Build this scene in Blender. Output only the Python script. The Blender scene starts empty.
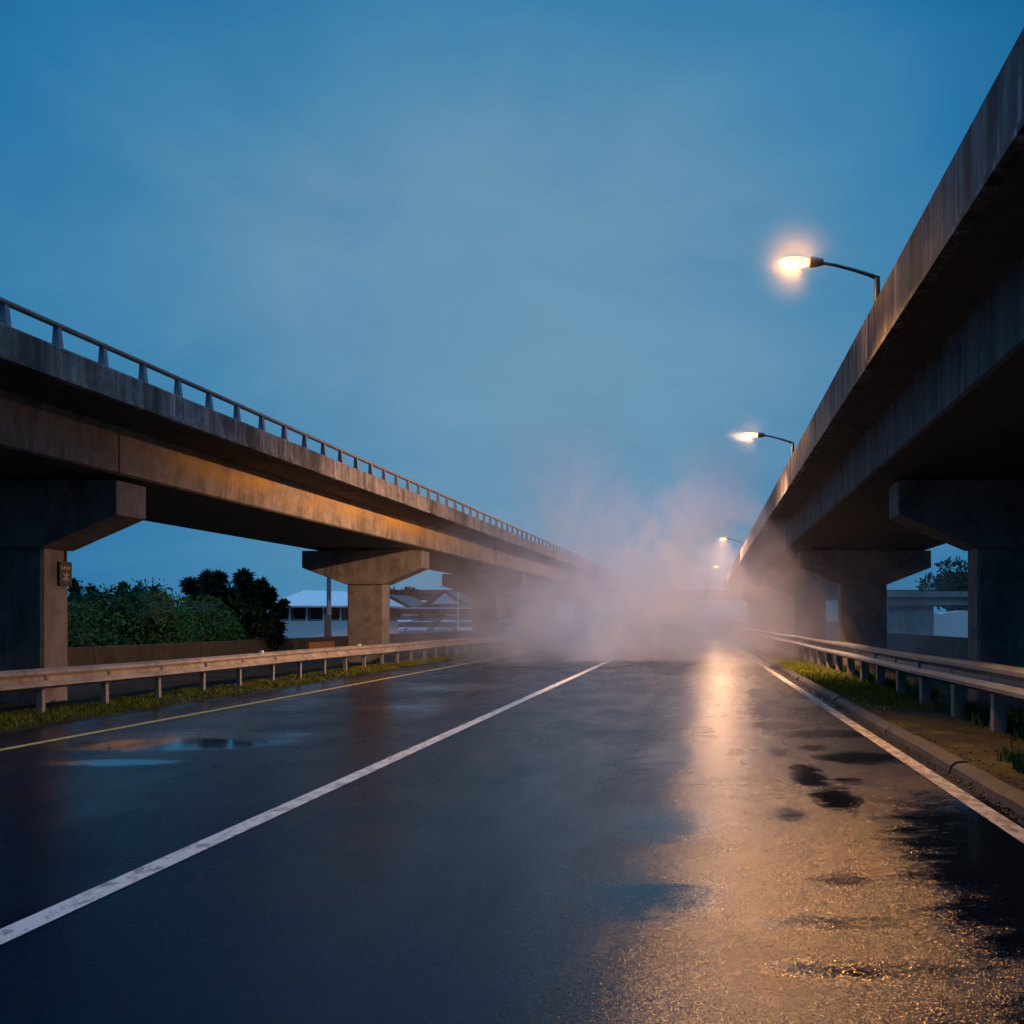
import bpy, bmesh, math, random
from math import radians as R
from mathutils import Vector, Matrix, noise as mnoise

random.seed(7)
S = bpy.context.scene
COL = S.collection

# ------------------------------------------------------------------ helpers
def link(o, parent=None):
    COL.objects.link(o)
    if parent is not None:
        o.parent = parent
    return o

def tag(o, label=None, cat=None, group=None, kind=None):
    if label: o['label'] = label
    if cat: o['category'] = cat
    if group: o['group'] = group
    if kind: o['kind'] = kind
    return o

def thing(name, label, cat, loc=(0, 0, 0), rz=0.0, group=None):
    o = bpy.data.objects.new(name, None)
    o.empty_display_size = 0.2
    link(o)
    o.location = loc
    o.rotation_euler = (0, 0, rz)
    return tag(o, label, cat, group)

def copy_tree(o, parent=None):
    c = o.copy()
    COL.objects.link(c)
    if parent is not None:
        c.parent = parent
    for ch in list(o.children):
        copy_tree(ch, c)
    return c

class MB:
    """collects shapes; build() links them as one mesh object"""
    def __init__(self):
        self.v = []; self.f = []; self.smooth = False
    def add(self, vs, fs):
        n = len(self.v)
        self.v += [tuple(p) for p in vs]
        self.f += [tuple(i + n for i in f) for f in fs]
        return self
    def box(self, x0, x1, y0, y1, z0, z1):
        vs = [(x0, y0, z0), (x1, y0, z0), (x1, y1, z0), (x0, y1, z0), (x0, y0, z1), (x1, y0, z1), (x1, y1, z1), (x0, y1, z1)]
        return self.add(vs, [(0, 3, 2, 1), (4, 5, 6, 7), (0, 1, 5, 4), (1, 2, 6, 5), (2, 3, 7, 6), (3, 0, 4, 7)])
    def prism_y(self, prof, ys, closed=True, caps=True, off=None):
        """profile of (x, z) swept along y through the stations ys"""
        n = len(prof); vs = []; fs = []
        for y in ys:
            dx, dz = off(y) if off else (0, 0)
            vs += [(x + dx, y, z + dz) for x, z in prof]
        for k in range(len(ys) - 1):
            for i in range(n if closed else n - 1):
                j = (i + 1) % n
                fs.append((k * n + i, k * n + j, (k + 1) * n + j, (k + 1) * n + i))
        if closed and caps:
            fs.append(tuple(range(n))[::-1])
            fs.append(tuple(range((len(ys) - 1) * n, len(ys) * n)))
        return self.add(vs, fs)
    def prism_z(self, prof, z0, z1):
        n = len(prof)
        vs = [(x, y, z0) for x, y in prof] + [(x, y, z1) for x, y in prof]
        fs = [tuple(range(n))[::-1], tuple(range(n, 2 * n))]
        fs += [(i, (i + 1) % n, n + (i + 1) % n, n + i) for i in range(n)]
        return self.add(vs, fs)
    def tube(self, pts, rad, seg=8, cap=True):
        pts = [Vector(p) for p in pts]
        if not isinstance(rad, (list, tuple)): rad = [rad] * len(pts)
        vs = []; fs = []
        for k, p in enumerate(pts):
            a = pts[max(k - 1, 0)]; b = pts[min(k + 1, len(pts) - 1)]
            t = (b - a).normalized()
            ref = Vector((0, 0, 1)) if abs(t.z) < 0.9 else Vector((1, 0, 0))
            u = t.cross(ref).normalized(); w = u.cross(t)
            for i in range(seg):
                an = 2 * math.pi * i / seg
                vs.append(p + u * (math.cos(an) * rad[k]) + w * (math.sin(an) * rad[k]))
        for k in range(len(pts) - 1):
            for i in range(seg):
                j = (i + 1) % seg
                fs.append((k * seg + i, k * seg + j, (k + 1) * seg + j, (k + 1) * seg + i))
        if cap:
            fs.append(tuple(range(seg))[::-1])
            fs.append(tuple(range((len(pts) - 1) * seg, len(pts) * seg)))
        return self.add(vs, fs)
    def ellipsoid(self, c, r, seg=14, rings=8, lump=0.0, seed=0.0):
        vs = []; fs = []
        for i in range(rings + 1):
            th = math.pi * i / rings
            for j in range(seg):
                ph = 2 * math.pi * j / seg
                d = Vector((math.sin(th) * math.cos(ph), math.sin(th) * math.sin(ph), math.cos(th)))
                k = 1 + lump * mnoise.noise(d * 2.3 + Vector((seed, seed * 1.7, 0)))
                vs.append((c[0] + d.x * r[0] * k, c[1] + d.y * r[1] * k, c[2] + d.z * r[2] * k))
        for i in range(rings):
            for j in range(seg):
                a = i * seg + j; b = i * seg + (j + 1) % seg
                fs.append((a, a + seg, b + seg, b))
        return self.add(vs, fs)
    def build(self, name, mat, parent=None, smooth=False, bevel=0.0, fix=True):
        me = bpy.data.meshes.new(name)
        me.from_pydata(self.v, [], self.f)
        if fix or bevel:
            bm = bmesh.new(); bm.from_mesh(me)
            bmesh.ops.recalc_face_normals(bm, faces=bm.faces)
            bm.to_mesh(me); bm.free()
        me.materials.append(mat)
        if smooth:
            for p in me.polygons: p.use_smooth = True
        o = bpy.data.objects.new(name, me)
        link(o, parent)
        if bevel:
            m = o.modifiers.new('bevel', 'BEVEL')
            m.width = bevel; m.segments = 2; m.limit_method = 'ANGLE'; m.angle_limit = R(40)
        return o

def frange(a, b, st):
    n = max(1, int(round((b - a) / st)))
    return [a + (b - a) * i / n for i in range(n + 1)]

# ------------------------------------------------------------------ materials
class NT:
    """small helper around a node tree"""
    def __init__(self, tree):
        self.t = tree; self.n = tree.nodes; self.l = tree.links
    def node(self, kind, **kw):
        nd = self.n.new(kind)
        for k, v in kw.items():
            if k.startswith('i_'):
                nd.inputs[k[2:].replace('_', ' ')].default_value = v
            else:
                setattr(nd, k, v)
        return nd
    def put(self, sock, val):
        if isinstance(val, bpy.types.NodeSocket): self.l.new(val, sock)
        elif val is not None: sock.default_value = val
    def m(self, op, a, b=None, c=None, clamp=False):
        nd = self.n.new('ShaderNodeMath'); nd.operation = op; nd.use_clamp = clamp
        for i, x in enumerate((a, b, c)):
            self.put(nd.inputs[i], x)
        return nd.outputs[0]
    def sstep(self, x, lo, hi, a=0.0, b=1.0):
        nd = self.n.new('ShaderNodeMapRange'); nd.interpolation_type = 'SMOOTHSTEP'
        self.put(nd.inputs[0], x); self.put(nd.inputs[1], lo); self.put(nd.inputs[2], hi)
        self.put(nd.inputs[3], a); self.put(nd.inputs[4], b)
        return nd.outputs[0]
    def mapr(self, x, lo, hi, a=0.0, b=1.0):
        nd = self.n.new('ShaderNodeMapRange'); nd.clamp = True
        self.put(nd.inputs[0], x); self.put(nd.inputs[1], lo); self.put(nd.inputs[2], hi)
        self.put(nd.inputs[3], a); self.put(nd.inputs[4], b)
        return nd.outputs[0]
    def coord(self, scale=(1, 1, 1), loc=(0, 0, 0)):
        tc = self.n.new('ShaderNodeTexCoord'); mp = self.n.new('ShaderNodeMapping')
        self.l.new(tc.outputs['Object'], mp.inputs[0])
        mp.inputs['Scale'].default_value = scale; mp.inputs['Location'].default_value = loc
        return mp.outputs[0]
    def noise(self, vec, scale=1.0, detail=4.0, rough=0.5, dist=0.0):
        nd = self.n.new('ShaderNodeTexNoise')
        self.l.new(vec, nd.inputs['Vector'])
        nd.inputs['Scale'].default_value = scale; nd.inputs['Detail'].default_value = detail
        nd.inputs['Roughness'].default_value = rough; nd.inputs['Distortion'].default_value = dist
        return nd.outputs[0]
    def voro(self, vec, scale=1.0, feature='F1'):
        nd = self.n.new('ShaderNodeTexVoronoi'); nd.feature = feature
        self.l.new(vec, nd.inputs['Vector']); nd.inputs['Scale'].default_value = scale
        return nd
    def mix(self, f, a, b, blend='MIX'):
        nd = self.n.new('ShaderNodeMix'); nd.data_type = 'RGBA'; nd.blend_type = blend
        self.put(nd.inputs[0], f)
        for s, x in ((nd.inputs[6], a), (nd.inputs[7], b)):
            if isinstance(x, tuple) and len(x) == 3: x = (*x, 1)
            self.put(s, x)
        return nd.outputs[2]
    def ramp(self, f, stops):
        nd = self.n.new('ShaderNodeValToRGB')
        self.l.new(f, nd.inputs[0])
        e = nd.color_ramp.elements
        while len(e) < len(stops): e.new(0.5)
        for el, (p, c) in zip(e, stops):
            el.position = p; el.color = (*c, 1)
        return nd.outputs[0]
    def bump(self, h, strength=0.3, dist=0.02, prev=None):
        nd = self.n.new('ShaderNodeBump')
        self.put(nd.inputs['Strength'], strength); nd.inputs['Distance'].default_value = dist
        self.l.new(h, nd.inputs['Height'])
        if prev is not None: self.l.new(prev, nd.inputs['Normal'])
        return nd.outputs[0]
    def xyz(self):
        tc = self.n.new('ShaderNodeTexCoord'); sp = self.n.new('ShaderNodeSeparateXYZ')
        self.l.new(tc.outputs['Object'], sp.inputs[0])
        return sp.outputs[0], sp.outputs[1], sp.outputs[2]

def material(name):
    m = bpy.data.materials.new(name); m.use_nodes = True
    t = NT(m.node_tree)
    b = m.node_tree.nodes['Principled BSDF']
    return m, t, b

def simple(name, col, rough=0.6, metal=0.0, var=0.25, scale=6.0, bump=0.0):
    m, t, b = material(name)
    n = t.noise(t.coord(), scale, 5, 0.6)
    t.put(b.inputs['Base Color'], t.mix(n, tuple(c * (1 - var) for c in col), tuple(c * (1 + var) for c in col)))
    b.inputs['Roughness'].default_value = rough
    b.inputs['Metallic'].default_value = metal
    if bump: t.put(b.inputs['Normal'], t.bump(t.noise(t.coord(), scale * 6, 4), bump, 0.01))
    return m

def concrete(name, light, dark, streak=0.6, ochre_band=None, cover=0.0, pale=0.0, joint=0.0, under_shade=0.0):
    """weathered cast concrete with vertical run-off streaks and blotches"""
    m, t, b = material(name)
    c = t.coord()
    blotch = t.noise(c, 0.55, 6, 0.65, 0.4)
    patch = t.noise(t.coord((0.35, 0.35, 0.9), (7, 2, 1)), 1.0, 5, 0.6)
    fine = t.noise(c, 9.0, 6, 0.7)
    grime = t.noise(t.coord((1, 1, 0.8)), 1.9, 8, 0.75, 0.7)
    col = t.mix(t.mapr(blotch, 0.3, 0.7), dark, light)
    col = t.mix(t.m('MULTIPLY', t.mapr(grime, 0.44, 0.62), 0.8), col, tuple(x * 0.55 for x in dark))
    st = t.noise(t.coord((2.6, 2.6, 0.3)), 1.0, 6, 0.7, 0.35)
    st2 = t.noise(t.coord((6.5, 6.5, 0.35), (3, 1, 0)), 1.0, 5, 0.65, 0.25)
    where = t.m('MAXIMUM', t.mapr(patch, 0.40, 0.58), cover)
    sk = t.m('MULTIPLY', t.m('MULTIPLY', t.mapr(st, 0.47, 0.57), where), streak)
    col = t.mix(sk, col, tuple(x * 0.15 for x in dark))
    col = t.mix(t.m('MULTIPLY', t.m('MULTIPLY', t.mapr(st2, 0.51, 0.60), t.m('MAXIMUM', t.mapr(patch, 0.36, 0.62), cover)), streak * 0.8), col, tuple(x * 0.35 for x in dark))
    if pale:
        col = t.mix(t.m('MULTIPLY', t.m('MULTIPLY', t.mapr(st2, 0.47, 0.34), t.mapr(patch, 0.55, 0.4)), pale), col, tuple(min(1, x * 1.5) for x in light))
    if ochre_band:  # ochre band, stronger towards the top and along the middle of the length
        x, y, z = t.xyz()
        s = t.m('MULTIPLY', t.sstep(z, ochre_band[1], ochre_band[2]), t.mapr(t.noise(t.coord((0.22, 0.22, 1.2)), 1, 5, 0.65), 0.38, 0.60))
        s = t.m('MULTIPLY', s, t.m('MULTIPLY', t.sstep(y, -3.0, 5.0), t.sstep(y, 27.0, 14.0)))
        col = t.mix(t.m('MULTIPLY', s, ochre_band[3]), col, ochre_band[0])
    col = t.mix(t.m('MULTIPLY', t.mapr(fine, 0.35, 0.7), 0.35), col, tuple(x * 0.5 for x in dark))
    if joint:
        x, y, z = t.xyz()
        fr = t.m('ABSOLUTE', t.m('SUBTRACT', t.m('FRACT', t.m('DIVIDE', t.m('ADD', y, t.m('MULTIPLY', t.noise(t.coord((0, 1, 0)), 0.6, 3, 0.6), joint * 1.6)), joint)), 0.5))
        ln = t.m('SUBTRACT', 1.0, t.sstep(fr, 0.002, 0.010))
        run = t.m('MULTIPLY', t.m('SUBTRACT', 1.0, t.sstep(fr, 0.02, 0.20)), t.mapr(st, 0.36, 0.52))
        col = t.mix(t.m('MAXIMUM', t.m('MULTIPLY', ln, 0.7), t.m('MULTIPLY', run, 0.9)), col, tuple(q * 0.2 for q in dark))
    if under_shade:  # underside shade painted into the colour of downward faces
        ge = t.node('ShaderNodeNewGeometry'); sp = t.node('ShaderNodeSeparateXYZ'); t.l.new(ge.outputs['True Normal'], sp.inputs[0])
        col = t.mix(t.m('MULTIPLY', t.sstep(sp.outputs[2], -0.3, -0.8), under_shade), col, tuple(q * 0.25 for q in dark))
    t.put(b.inputs['Base Color'], col)
    t.put(b.inputs['Roughness'], t.mapr(blotch, 0.3, 0.7, 0.66, 0.92))
    h = t.m('ADD', t.m('MULTIPLY', fine, 0.5), t.m('MULTIPLY', t.noise(c, 45, 3, 0.6), 0.3))
    t.put(b.inputs['Normal'], t.bump(h, 0.4, 0.02))
    return m

M = {}
M['girder'] = concrete('weathered girder concrete', (0.46, 0.41, 0.36), (0.24, 0.215, 0.19), 0.6, ((0.62, 0.34, 0.03), 4.35, 5.1, 0.95), under_shade=0.8)
M['parapet'] = concrete('streaked parapet concrete', (0.38, 0.36, 0.34), (0.15, 0.14, 0.135), 0.95, pale=0.7, joint=3.3)
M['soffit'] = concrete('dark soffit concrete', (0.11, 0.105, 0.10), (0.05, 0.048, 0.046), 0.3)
M['pier'] = concrete('pier concrete', (0.32, 0.30, 0.28), (0.19, 0.18, 0.17), 0.4)
M['right_parapet'] = concrete('sooty streaked parapet concrete', (0.30, 0.30, 0.32), (0.10, 0.10, 0.105), 1.0, pale=1.0, cover=1.0, joint=0.85)
M['cool_girder'] = concrete('damp girder concrete', (0.30, 0.30, 0.30), (0.15, 0.15, 0.15), 0.8, cover=0.6, under_shade=0.8)
M['dark_concrete'] = concrete('sooty barrier concrete', (0.050, 0.043, 0.038), (0.022, 0.02, 0.018), 0.5)
M['kerb'] = concrete('kerb stone', (0.075, 0.078, 0.088), (0.028, 0.028, 0.03), 0.4)
M['pale_concrete'] = concrete('pale ramp concrete', (0.42, 0.44, 0.45), (0.30, 0.31, 0.32), 0.3)
M['rail_steel'] = simple('rusty handrail steel', (0.22, 0.175, 0.155), 0.5, 0.3, 0.4, 9)
M['post_steel'] = simple('blue grey railing post steel', (0.20, 0.26, 0.32), 0.55, 0.2, 0.25, 8)
M['lamp_metal'] = simple('dark lamp metal', (0.10, 0.095, 0.09), 0.45, 0.6, 0.3, 10)
M['white_paint'] = simple('white painted wall', (0.84, 0.86, 0.87), 0.55, 0, 0.06, 2)
M['dark_glass'] = simple('dark window glass', (0.012, 0.015, 0.018), 0.25, 0, 0.2, 2)
M['dark_glass'].node_tree.nodes['Principled BSDF'].inputs['Specular IOR Level'].default_value = 0.12
M['dark_roof'] = simple('dark roof sheet', (0.05, 0.055, 0.06), 0.5, 0, 0.3, 3)
M['grey_wall'] = simple('grey shed wall', (0.10, 0.11, 0.12), 0.7, 0, 0.3, 2)
M['rubber'] = simple('black rubber', (0.015, 0.015, 0.015), 0.85, 0, 0.2, 9)
M['bark'] = simple('dark bark', (0.07, 0.05, 0.035), 0.9, 0, 0.5, 9, 0.6)
M['rust_panel'] = simple('rusty sheet panel', (0.33, 0.16, 0.05), 0.6, 0.1, 0.5, 3)
M['black_plate'] = simple('black enamelled plate', (0.008, 0.006, 0.005), 0.6, 0, 0.3, 5)
M['sign_mark'] = simple('faded cream lettering', (0.55, 0.48, 0.34), 0.6, 0, 0.3, 30)
M['reflector'] = simple('pale marker plastic', (0.75, 0.72, 0.66), 0.3, 0, 0.1, 9)

def galvanised(name, col, rough):
    m, t, b = material(name)
    n = t.noise(t.coord((1, 0.35, 1)), 3.0, 6, 0.7)
    sp = t.voro(t.coord(), 26).outputs['Color']
    c = t.mix(t.mapr(n, 0.35, 0.68), tuple(x * 0.6 for x in col), col)
    c = t.mix(0.18, c, sp, 'OVERLAY')
    dirt = t.mapr(t.noise(t.coord((6, 6, 0.5)), 1.0, 4, 0.7), 0.52, 0.72)
    c = t.mix(t.m('MULTIPLY', dirt, 0.6), c, (0.10, 0.06, 0.035))
    t.put(b.inputs['Base Color'], c)
    b.inputs['Metallic'].default_value = 0.45
    t.put(b.inputs['Roughness'], t.mapr(n, 0.3, 0.7, rough - 0.1, rough + 0.12))
    t.put(b.inputs['Normal'], t.bump(t.noise(t.coord(), 1.6, 3), 0.25, 0.03))
    return m
M['beam'] = galvanised('weathered guardrail steel', (0.62, 0.54, 0.45), 0.42)
M['beam_cool'] = galvanised('grey guardrail steel', (0.27, 0.28, 0.30), 0.46)
M['post'] = galvanised('guardrail post steel', (0.42, 0.42, 0.42), 0.5)

def asphalt():
    m, t, b = material('wet asphalt')
    x, y, z = t.xyz()
    c = t.coord()
    warp = t.noise(t.coord((1.0, 0.35, 1)), 1.1, 5, 0.6)
    big = t.noise(t.coord((0.55, 0.10, 1), (4.2, 1.3, 0)), 1.0, 5, 0.62, 0.3)      # long damp streaks along the road
    mid = t.noise(t.coord((0.9, 0.55, 1), (1.1, 7.7, 0)), 1.0, 6, 0.65, 0.4)
    rag = t.noise(t.coord((1.1, 1.7, 1), (2, 9, 0)), 1.6, 7, 0.72, 0.5)
    vc = t.voro(c, 105); vd = t.voro(c, 190)
    worn = t.noise(t.coord((1.3, 0.8, 1), (8, 3, 0)), 1.5, 7, 0.7, 0.6)
    stone = t.node('ShaderNodeSeparateXYZ'); t.l.new(vc.outputs['Color'], stone.inputs[0])
    def hollows(lst, amp):
        hol = None
        for (px, py, rx, ry, k) in lst:
            d = t.m('ADD', t.m('POWER', t.m('ABSOLUTE', t.m('DIVIDE', t.m('SUBTRACT', x, px), rx)), 2.0), t.m('POWER', t.m('ABSOLUTE', t.m('DIVIDE', t.m('SUBTRACT', y, py), ry)), 2.0))
            e = t.m('MULTIPLY', t.m('SUBTRACT', 1.0, d), k)
            hol = e if hol is None else t.m('MAXIMUM', hol, e)
        hol = t.m('MAXIMUM', hol, -1.6)
        return t.m('ADD', hol, t.m('ADD', t.m('MULTIPLY', t.m('SUBTRACT', rag, 0.5), amp), t.m('ADD', t.m('MULTIPLY', t.m('SUBTRACT', t.noise(t.coord((0.7, 1.5, 1)), 7.0, 6, 0.75), 0.5), amp * 0.45), t.m('MULTIPLY', t.m('SUBTRACT', stone.outputs[2], 0.5), 1.3))))
    sharp = t.sstep(hollows(HOLLOWS, 5.6), -0.1, 0.8)
    soft = t.m('MULTIPLY', t.sstep(hollows(SOFT, 4.2), -0.2, 1.5), 0.90)
    pud = t.m('MAXIMUM', sharp, soft)
    # the right lane is coarse, drained aggregate; the left carriageway holds a smoother film
    rightness = t.sstep(t.m('ADD', x, t.m('MULTIPLY', t.m('SUBTRACT', big, 0.5), 2.4)), -1.2, 0.8)
    left_film = t.m('MULTIPLY', t.m('SUBTRACT', 1.0, rightness), t.mapr(big, 0.53, 0.68))
    film = t.m('MAXIMUM', pud, t.m('MULTIPLY', left_film, 0.45))
    dry = t.m('SUBTRACT', 1.0, film)
    # stones: every cell is a facet with a tilt of its own, so that some of them glint
    def tilt(sock, k):
        a = t.node('ShaderNodeVectorMath', operation='SUBTRACT'); t.l.new(sock, a.inputs[0]); a.inputs[1].default_value = (0.5, 0.5, 0.5)
        g = t.node('ShaderNodeVectorMath', operation='MULTIPLY'); t.l.new(a.outputs[0], g.inputs[0]); g.inputs[1].default_value = (1, 1, 0)
        q = t.node('ShaderNodeVectorMath', operation='SCALE'); t.l.new(g.outputs[0], q.inputs[0]); t.put(q.inputs['Scale'], k)
        return q.outputs[0]
    k1 = t.m('MULTIPLY', dry, t.m('MULTIPLY_ADD', rightness, 0.32, 0.08))
    k2 = t.m('MULTIPLY', dry, t.m('MULTIPLY_ADD', rightness, 0.30, 0.08))
    h = t.m('MULTIPLY', t.m('ADD', t.m('MULTIPLY', vc.outputs['Distance'], -0.5), t.m('MULTIPLY', t.noise(c, 30, 5, 0.7), 0.6)), dry)
    nb = t.bump(h, t.m('MULTIPLY_ADD', rightness, 0.35, 0.15), 0.010)
    add = t.node('ShaderNodeVectorMath', operation='ADD'); t.l.new(nb, add.inputs[0]); t.l.new(tilt(vc.outputs['Color'], k1), add.inputs[1])
    ad2 = t.node('ShaderNodeVectorMath', operation='ADD'); t.l.new(add.outputs[0], ad2.inputs[0]); t.l.new(tilt(vd.outputs['Color'], k2), ad2.inputs[1])
    nn = t.node('ShaderNodeVectorMath', operation='NORMALIZE'); t.l.new(ad2.outputs[0], nn.inputs[0])
    t.l.new(nn.outputs[0], b.inputs['Normal'])
    # joints: a transverse seam and a wandering crack
    seam = t.m('SUBTRACT', 1.0, t.sstep(t.m('ABSOLUTE', t.m('SUBTRACT', y, t.m('ADD', 9.6, t.m('MULTIPLY', warp, 0.3)))), 0.004, 0.035))
    seam = t.m('MULTIPLY', seam, t.sstep(x, -1.0, 0.2))
    crk = t.m('SUBTRACT', 1.0, t.sstep(t.m('ABSOLUTE', t.m('SUBTRACT', x, t.m('ADD', 1.12, t.m('MULTIPLY', t.m('SUBTRACT', t.noise(t.coord((0, 1, 0)), 0.5, 4, 0.6), 0.5), 0.45)))), 0.005, 0.05))
    crk = t.m('MULTIPLY', crk, t.mapr(t.noise(t.coord((1, 1, 0)), 2.2, 4, 0.7), 0.42, 0.58))
    dk = t.m('MAXIMUM', t.m('MULTIPLY', seam, 0.55), t.m('MULTIPLY', crk, 0.6))
    col = t.mix(mid, (0.014, 0.016, 0.021), (0.034, 0.035, 0.038))
    col = t.mix(rightness, t.mix(0.96, col, (0.001, 0.006, 0.018)), col)
    col = t.mix(t.m('MULTIPLY', t.m('MULTIPLY', t.mapr(vc.outputs['Distance'], 0.5, 0.0), 0.6), rightness), col, (0.07, 0.06, 0.05))
    col = t.mix(t.m('MULTIPLY', t.mapr(worn, 0.5, 0.68), 0.6), col, (0.004, 0.005, 0.007))
    col = t.mix(film, col, (0.004, 0.006, 0.009))
    col = t.mix(dk, col, (0.003, 0.003, 0.003))
    t.put(b.inputs['Base Color'], col)
    rough = t.m('MULTIPLY_ADD', rightness, -0.03, 0.27)
    rough = t.m('ADD', rough, t.m('MULTIPLY', t.m('SUBTRACT', mid, 0.5), 0.30))
    rough = t.m('ADD', rough, t.m('MULTIPLY', t.m('MULTIPLY', t.mapr(worn, 0.42, 0.62, -0.6, 1.0), rightness), 0.07))
    rough = t.m('ADD', t.m('MULTIPLY', rough, dry), t.m('MULTIPLY', film, 0.06))
    rough = t.m('MAXIMUM', t.m('ADD', rough, t.m('MULTIPLY', dk, 0.12)), 0.04)
    t.put(b.inputs['Roughness'], rough)
    t.put(b.inputs['Specular Tint'], t.mix(rightness, (0.14, 0.52, 1.0), (1.0, 0.93, 0.85)))  # blue sky sheen painted into the reflection colour of the left lanes
    t.put(b.inputs['IOR'], t.m('MAXIMUM', t.m('MULTIPLY_ADD', rightness, 0.27, 1.21), t.m('MULTIPLY', pud, 1.33)))
    return m

# (x, y, rx, ry, strength) of the hollows that hold clear standing water on the carriageway, and of those that are just filmed over
HOLLOWS = [
    (2.45, 6.0, 1.15, 3.6, 2.6), (2.3, 3.4, 1.0, 2.0, 2.4),
    (1.15, 10.4, 0.20, 1.0, 1.7), (1.25, 9.0, 0.22, 0.7, 1.5), (1.5, 10.0, 0.16, 0.25, 1.2), (1.0, 12.2, 0.14, 0.5, 1.2), (1.45, 12.6, 0.2, 0.3, 1.2),
    (1.95, 11.7, 0.6, 0.6, 1.8), (1.85, 14.2, 0.8, 0.6, 1.8), (1.2, 15.3, 0.35, 0.8, 2.0), (1.3, 17.8, 0.4, 1.5, 2.2),
    (1.5, 22.0, 0.45, 2.2, 2.6), (2.0, 19.5, 0.5, 1.2, 2.2),
    (-6.8, 13.0, 1.5, 0.75, 2.0), (-6.6, 11.3, 0.8, 0.30, 1.8),
]
SOFT = [
    (-0.28, 7.9, 0.42, 0.8, 1.5), (-0.28, 5.8, 0.55, 0.5, 1.4), (0.75, 8.3, 0.18, 0.4, 1.1), (0.9, 6.2, 0.22, 0.22, 1.1), (-0.35, 12.0, 0.4, 1.6, 1.1), (-0.25, 19.0, 0.45, 4.0, 0.9),
    (-6.9, 13.8, 1.8, 0.9, 1.0), (-5.4, 18.5, 1.2, 1.0, 0.8), (-6.0, 24.0, 1.4, 1.6, 0.8), (0.75, 4.6, 0.5, 0.14, 1.0), (0.55, 5.3, 0.5, 0.15, 0.9),
    (1.6, 4.0, 0.7, 0.35, 1.0),
]
M['asphalt'] = asphalt()

def road_paint(name, col, wear):
    m, t, b = material(name)
    n = t.noise(t.coord((3, 1.2, 1)), 3.2, 7, 0.75)
    f = t.noise(t.coord(), 40, 4, 0.7)
    w = t.mapr(t.m('ADD', n, t.m('MULTIPLY', f, 0.35)), wear, wear + 0.12)
    t.put(b.inputs['Base Color'], t.mix(w, col, tuple(c * 0.3 for c in col)))
    t.put(b.inputs['Roughness'], t.mapr(n, 0.3, 0.7, 0.35, 0.55))
    t.put(b.inputs['Normal'], t.bump(t.voro(t.coord(), 62).outputs['Distance'], 0.4, 0.006))
    return m
M['white_line'] = road_paint('worn white road paint', (0.46, 0.47, 0.47), 0.66)
M['edge_line'] = road_paint('worn edge line paint', (0.50, 0.47, 0.42), 0.62)
M['yellow_line'] = road_paint('worn yellow road paint', (0.50, 0.36, 0.11), 0.70)

def soil(name, a, bcol, moss):
    m, t, b = material(name)
    n = t.noise(t.coord(), 1.1, 7, 0.68, 0.3)
    f = t.noise(t.coord(), 22, 5, 0.7)
    c = t.mix(t.mapr(n, 0.3, 0.7), a, bcol)
    c = t.mix(t.m('MULTIPLY', t.mapr(t.noise(t.coord(loc=(5, 5, 0)), 0.8, 6, 0.7), 0.45, 0.6), moss), c, (0.07, 0.075, 0.012))
    c = t.mix(t.m('MULTIPLY', f, 0.5), c, tuple(x * 0.4 for x in a))
    t.put(b.inputs['Base Color'], c)
    t.put(b.inputs['Roughness'], t.mapr(n, 0.3, 0.7, 0.6, 0.95))
    b.inputs['Specular IOR Level'].default_value = 0.2
    t.put(b.inputs['Normal'], t.bump(t.m('ADD', f, n), 0.8, 0.05))
    return m
M['soil'] = soil('damp verge soil', (0.008, 0.0075, 0.007), (0.034, 0.028, 0.023), 0.8)
M['ground'] = soil('dark ground', (0.018, 0.019, 0.02), (0.04, 0.04, 0.04), 0.3)

def leafy(name, a, b2, rough=0.55):
    m, t, b = material(name)
    n = t.noise(t.coord(), 1.5, 4, 0.6)
    oi = t.node('ShaderNodeObjectInfo')
    f = t.noise(t.coord(), 14, 2, 0.6)
    c = t.mix(t.mapr(t.m('ADD', t.m('MULTIPLY', n, 0.6), t.m('MULTIPLY', f, 0.4)), 0.3, 0.7), a, b2)
    t.put(b.inputs['Base Color'], c)
    b.inputs['Roughness'].default_value = rough
    b.inputs['Specular IOR Level'].default_value = 0.12
    return m
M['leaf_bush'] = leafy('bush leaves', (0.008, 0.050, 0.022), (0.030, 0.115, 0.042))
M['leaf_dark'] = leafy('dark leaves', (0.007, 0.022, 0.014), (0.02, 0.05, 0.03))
M['leaf_far'] = leafy('far leaves', (0.01, 0.028, 0.022), (0.03, 0.06, 0.045))
M['grass_warm'] = leafy('mossy verge grass', (0.06, 0.09, 0.012), (0.17, 0.18, 0.022), 0.7)
M['grass_green'] = leafy('dark verge grass', (0.015, 0.05, 0.018), (0.045, 0.12, 0.035), 0.6)

def emit(name, col, strength):
    m = bpy.data.materials.new(name); m.use_nodes = True
    t = NT(m.node_tree); m.node_tree.nodes.clear()
    o = t.node('ShaderNodeOutputMaterial'); e = t.node('ShaderNodeEmission')
    n = t.noise(t.coord(), 3.0, 1)
    t.put(e.inputs[0], t.mix(n, col, tuple(min(1, c * 1.1) for c in col)))
    e.inputs[1].default_value = strength
    ad = t.node('ShaderNodeAddShader'); tr = t.node('ShaderNodeBsdfTransparent')
    t.l.new(e.outputs[0], ad.inputs[0]); t.l.new(tr.outputs[0], ad.inputs[1])
    t.l.new(ad.outputs[0], o.inputs[0])
    return m
M['lamp_glow'] = emit('sodium lamp lens', (1.0, 0.45, 0.09), 1.7)

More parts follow.
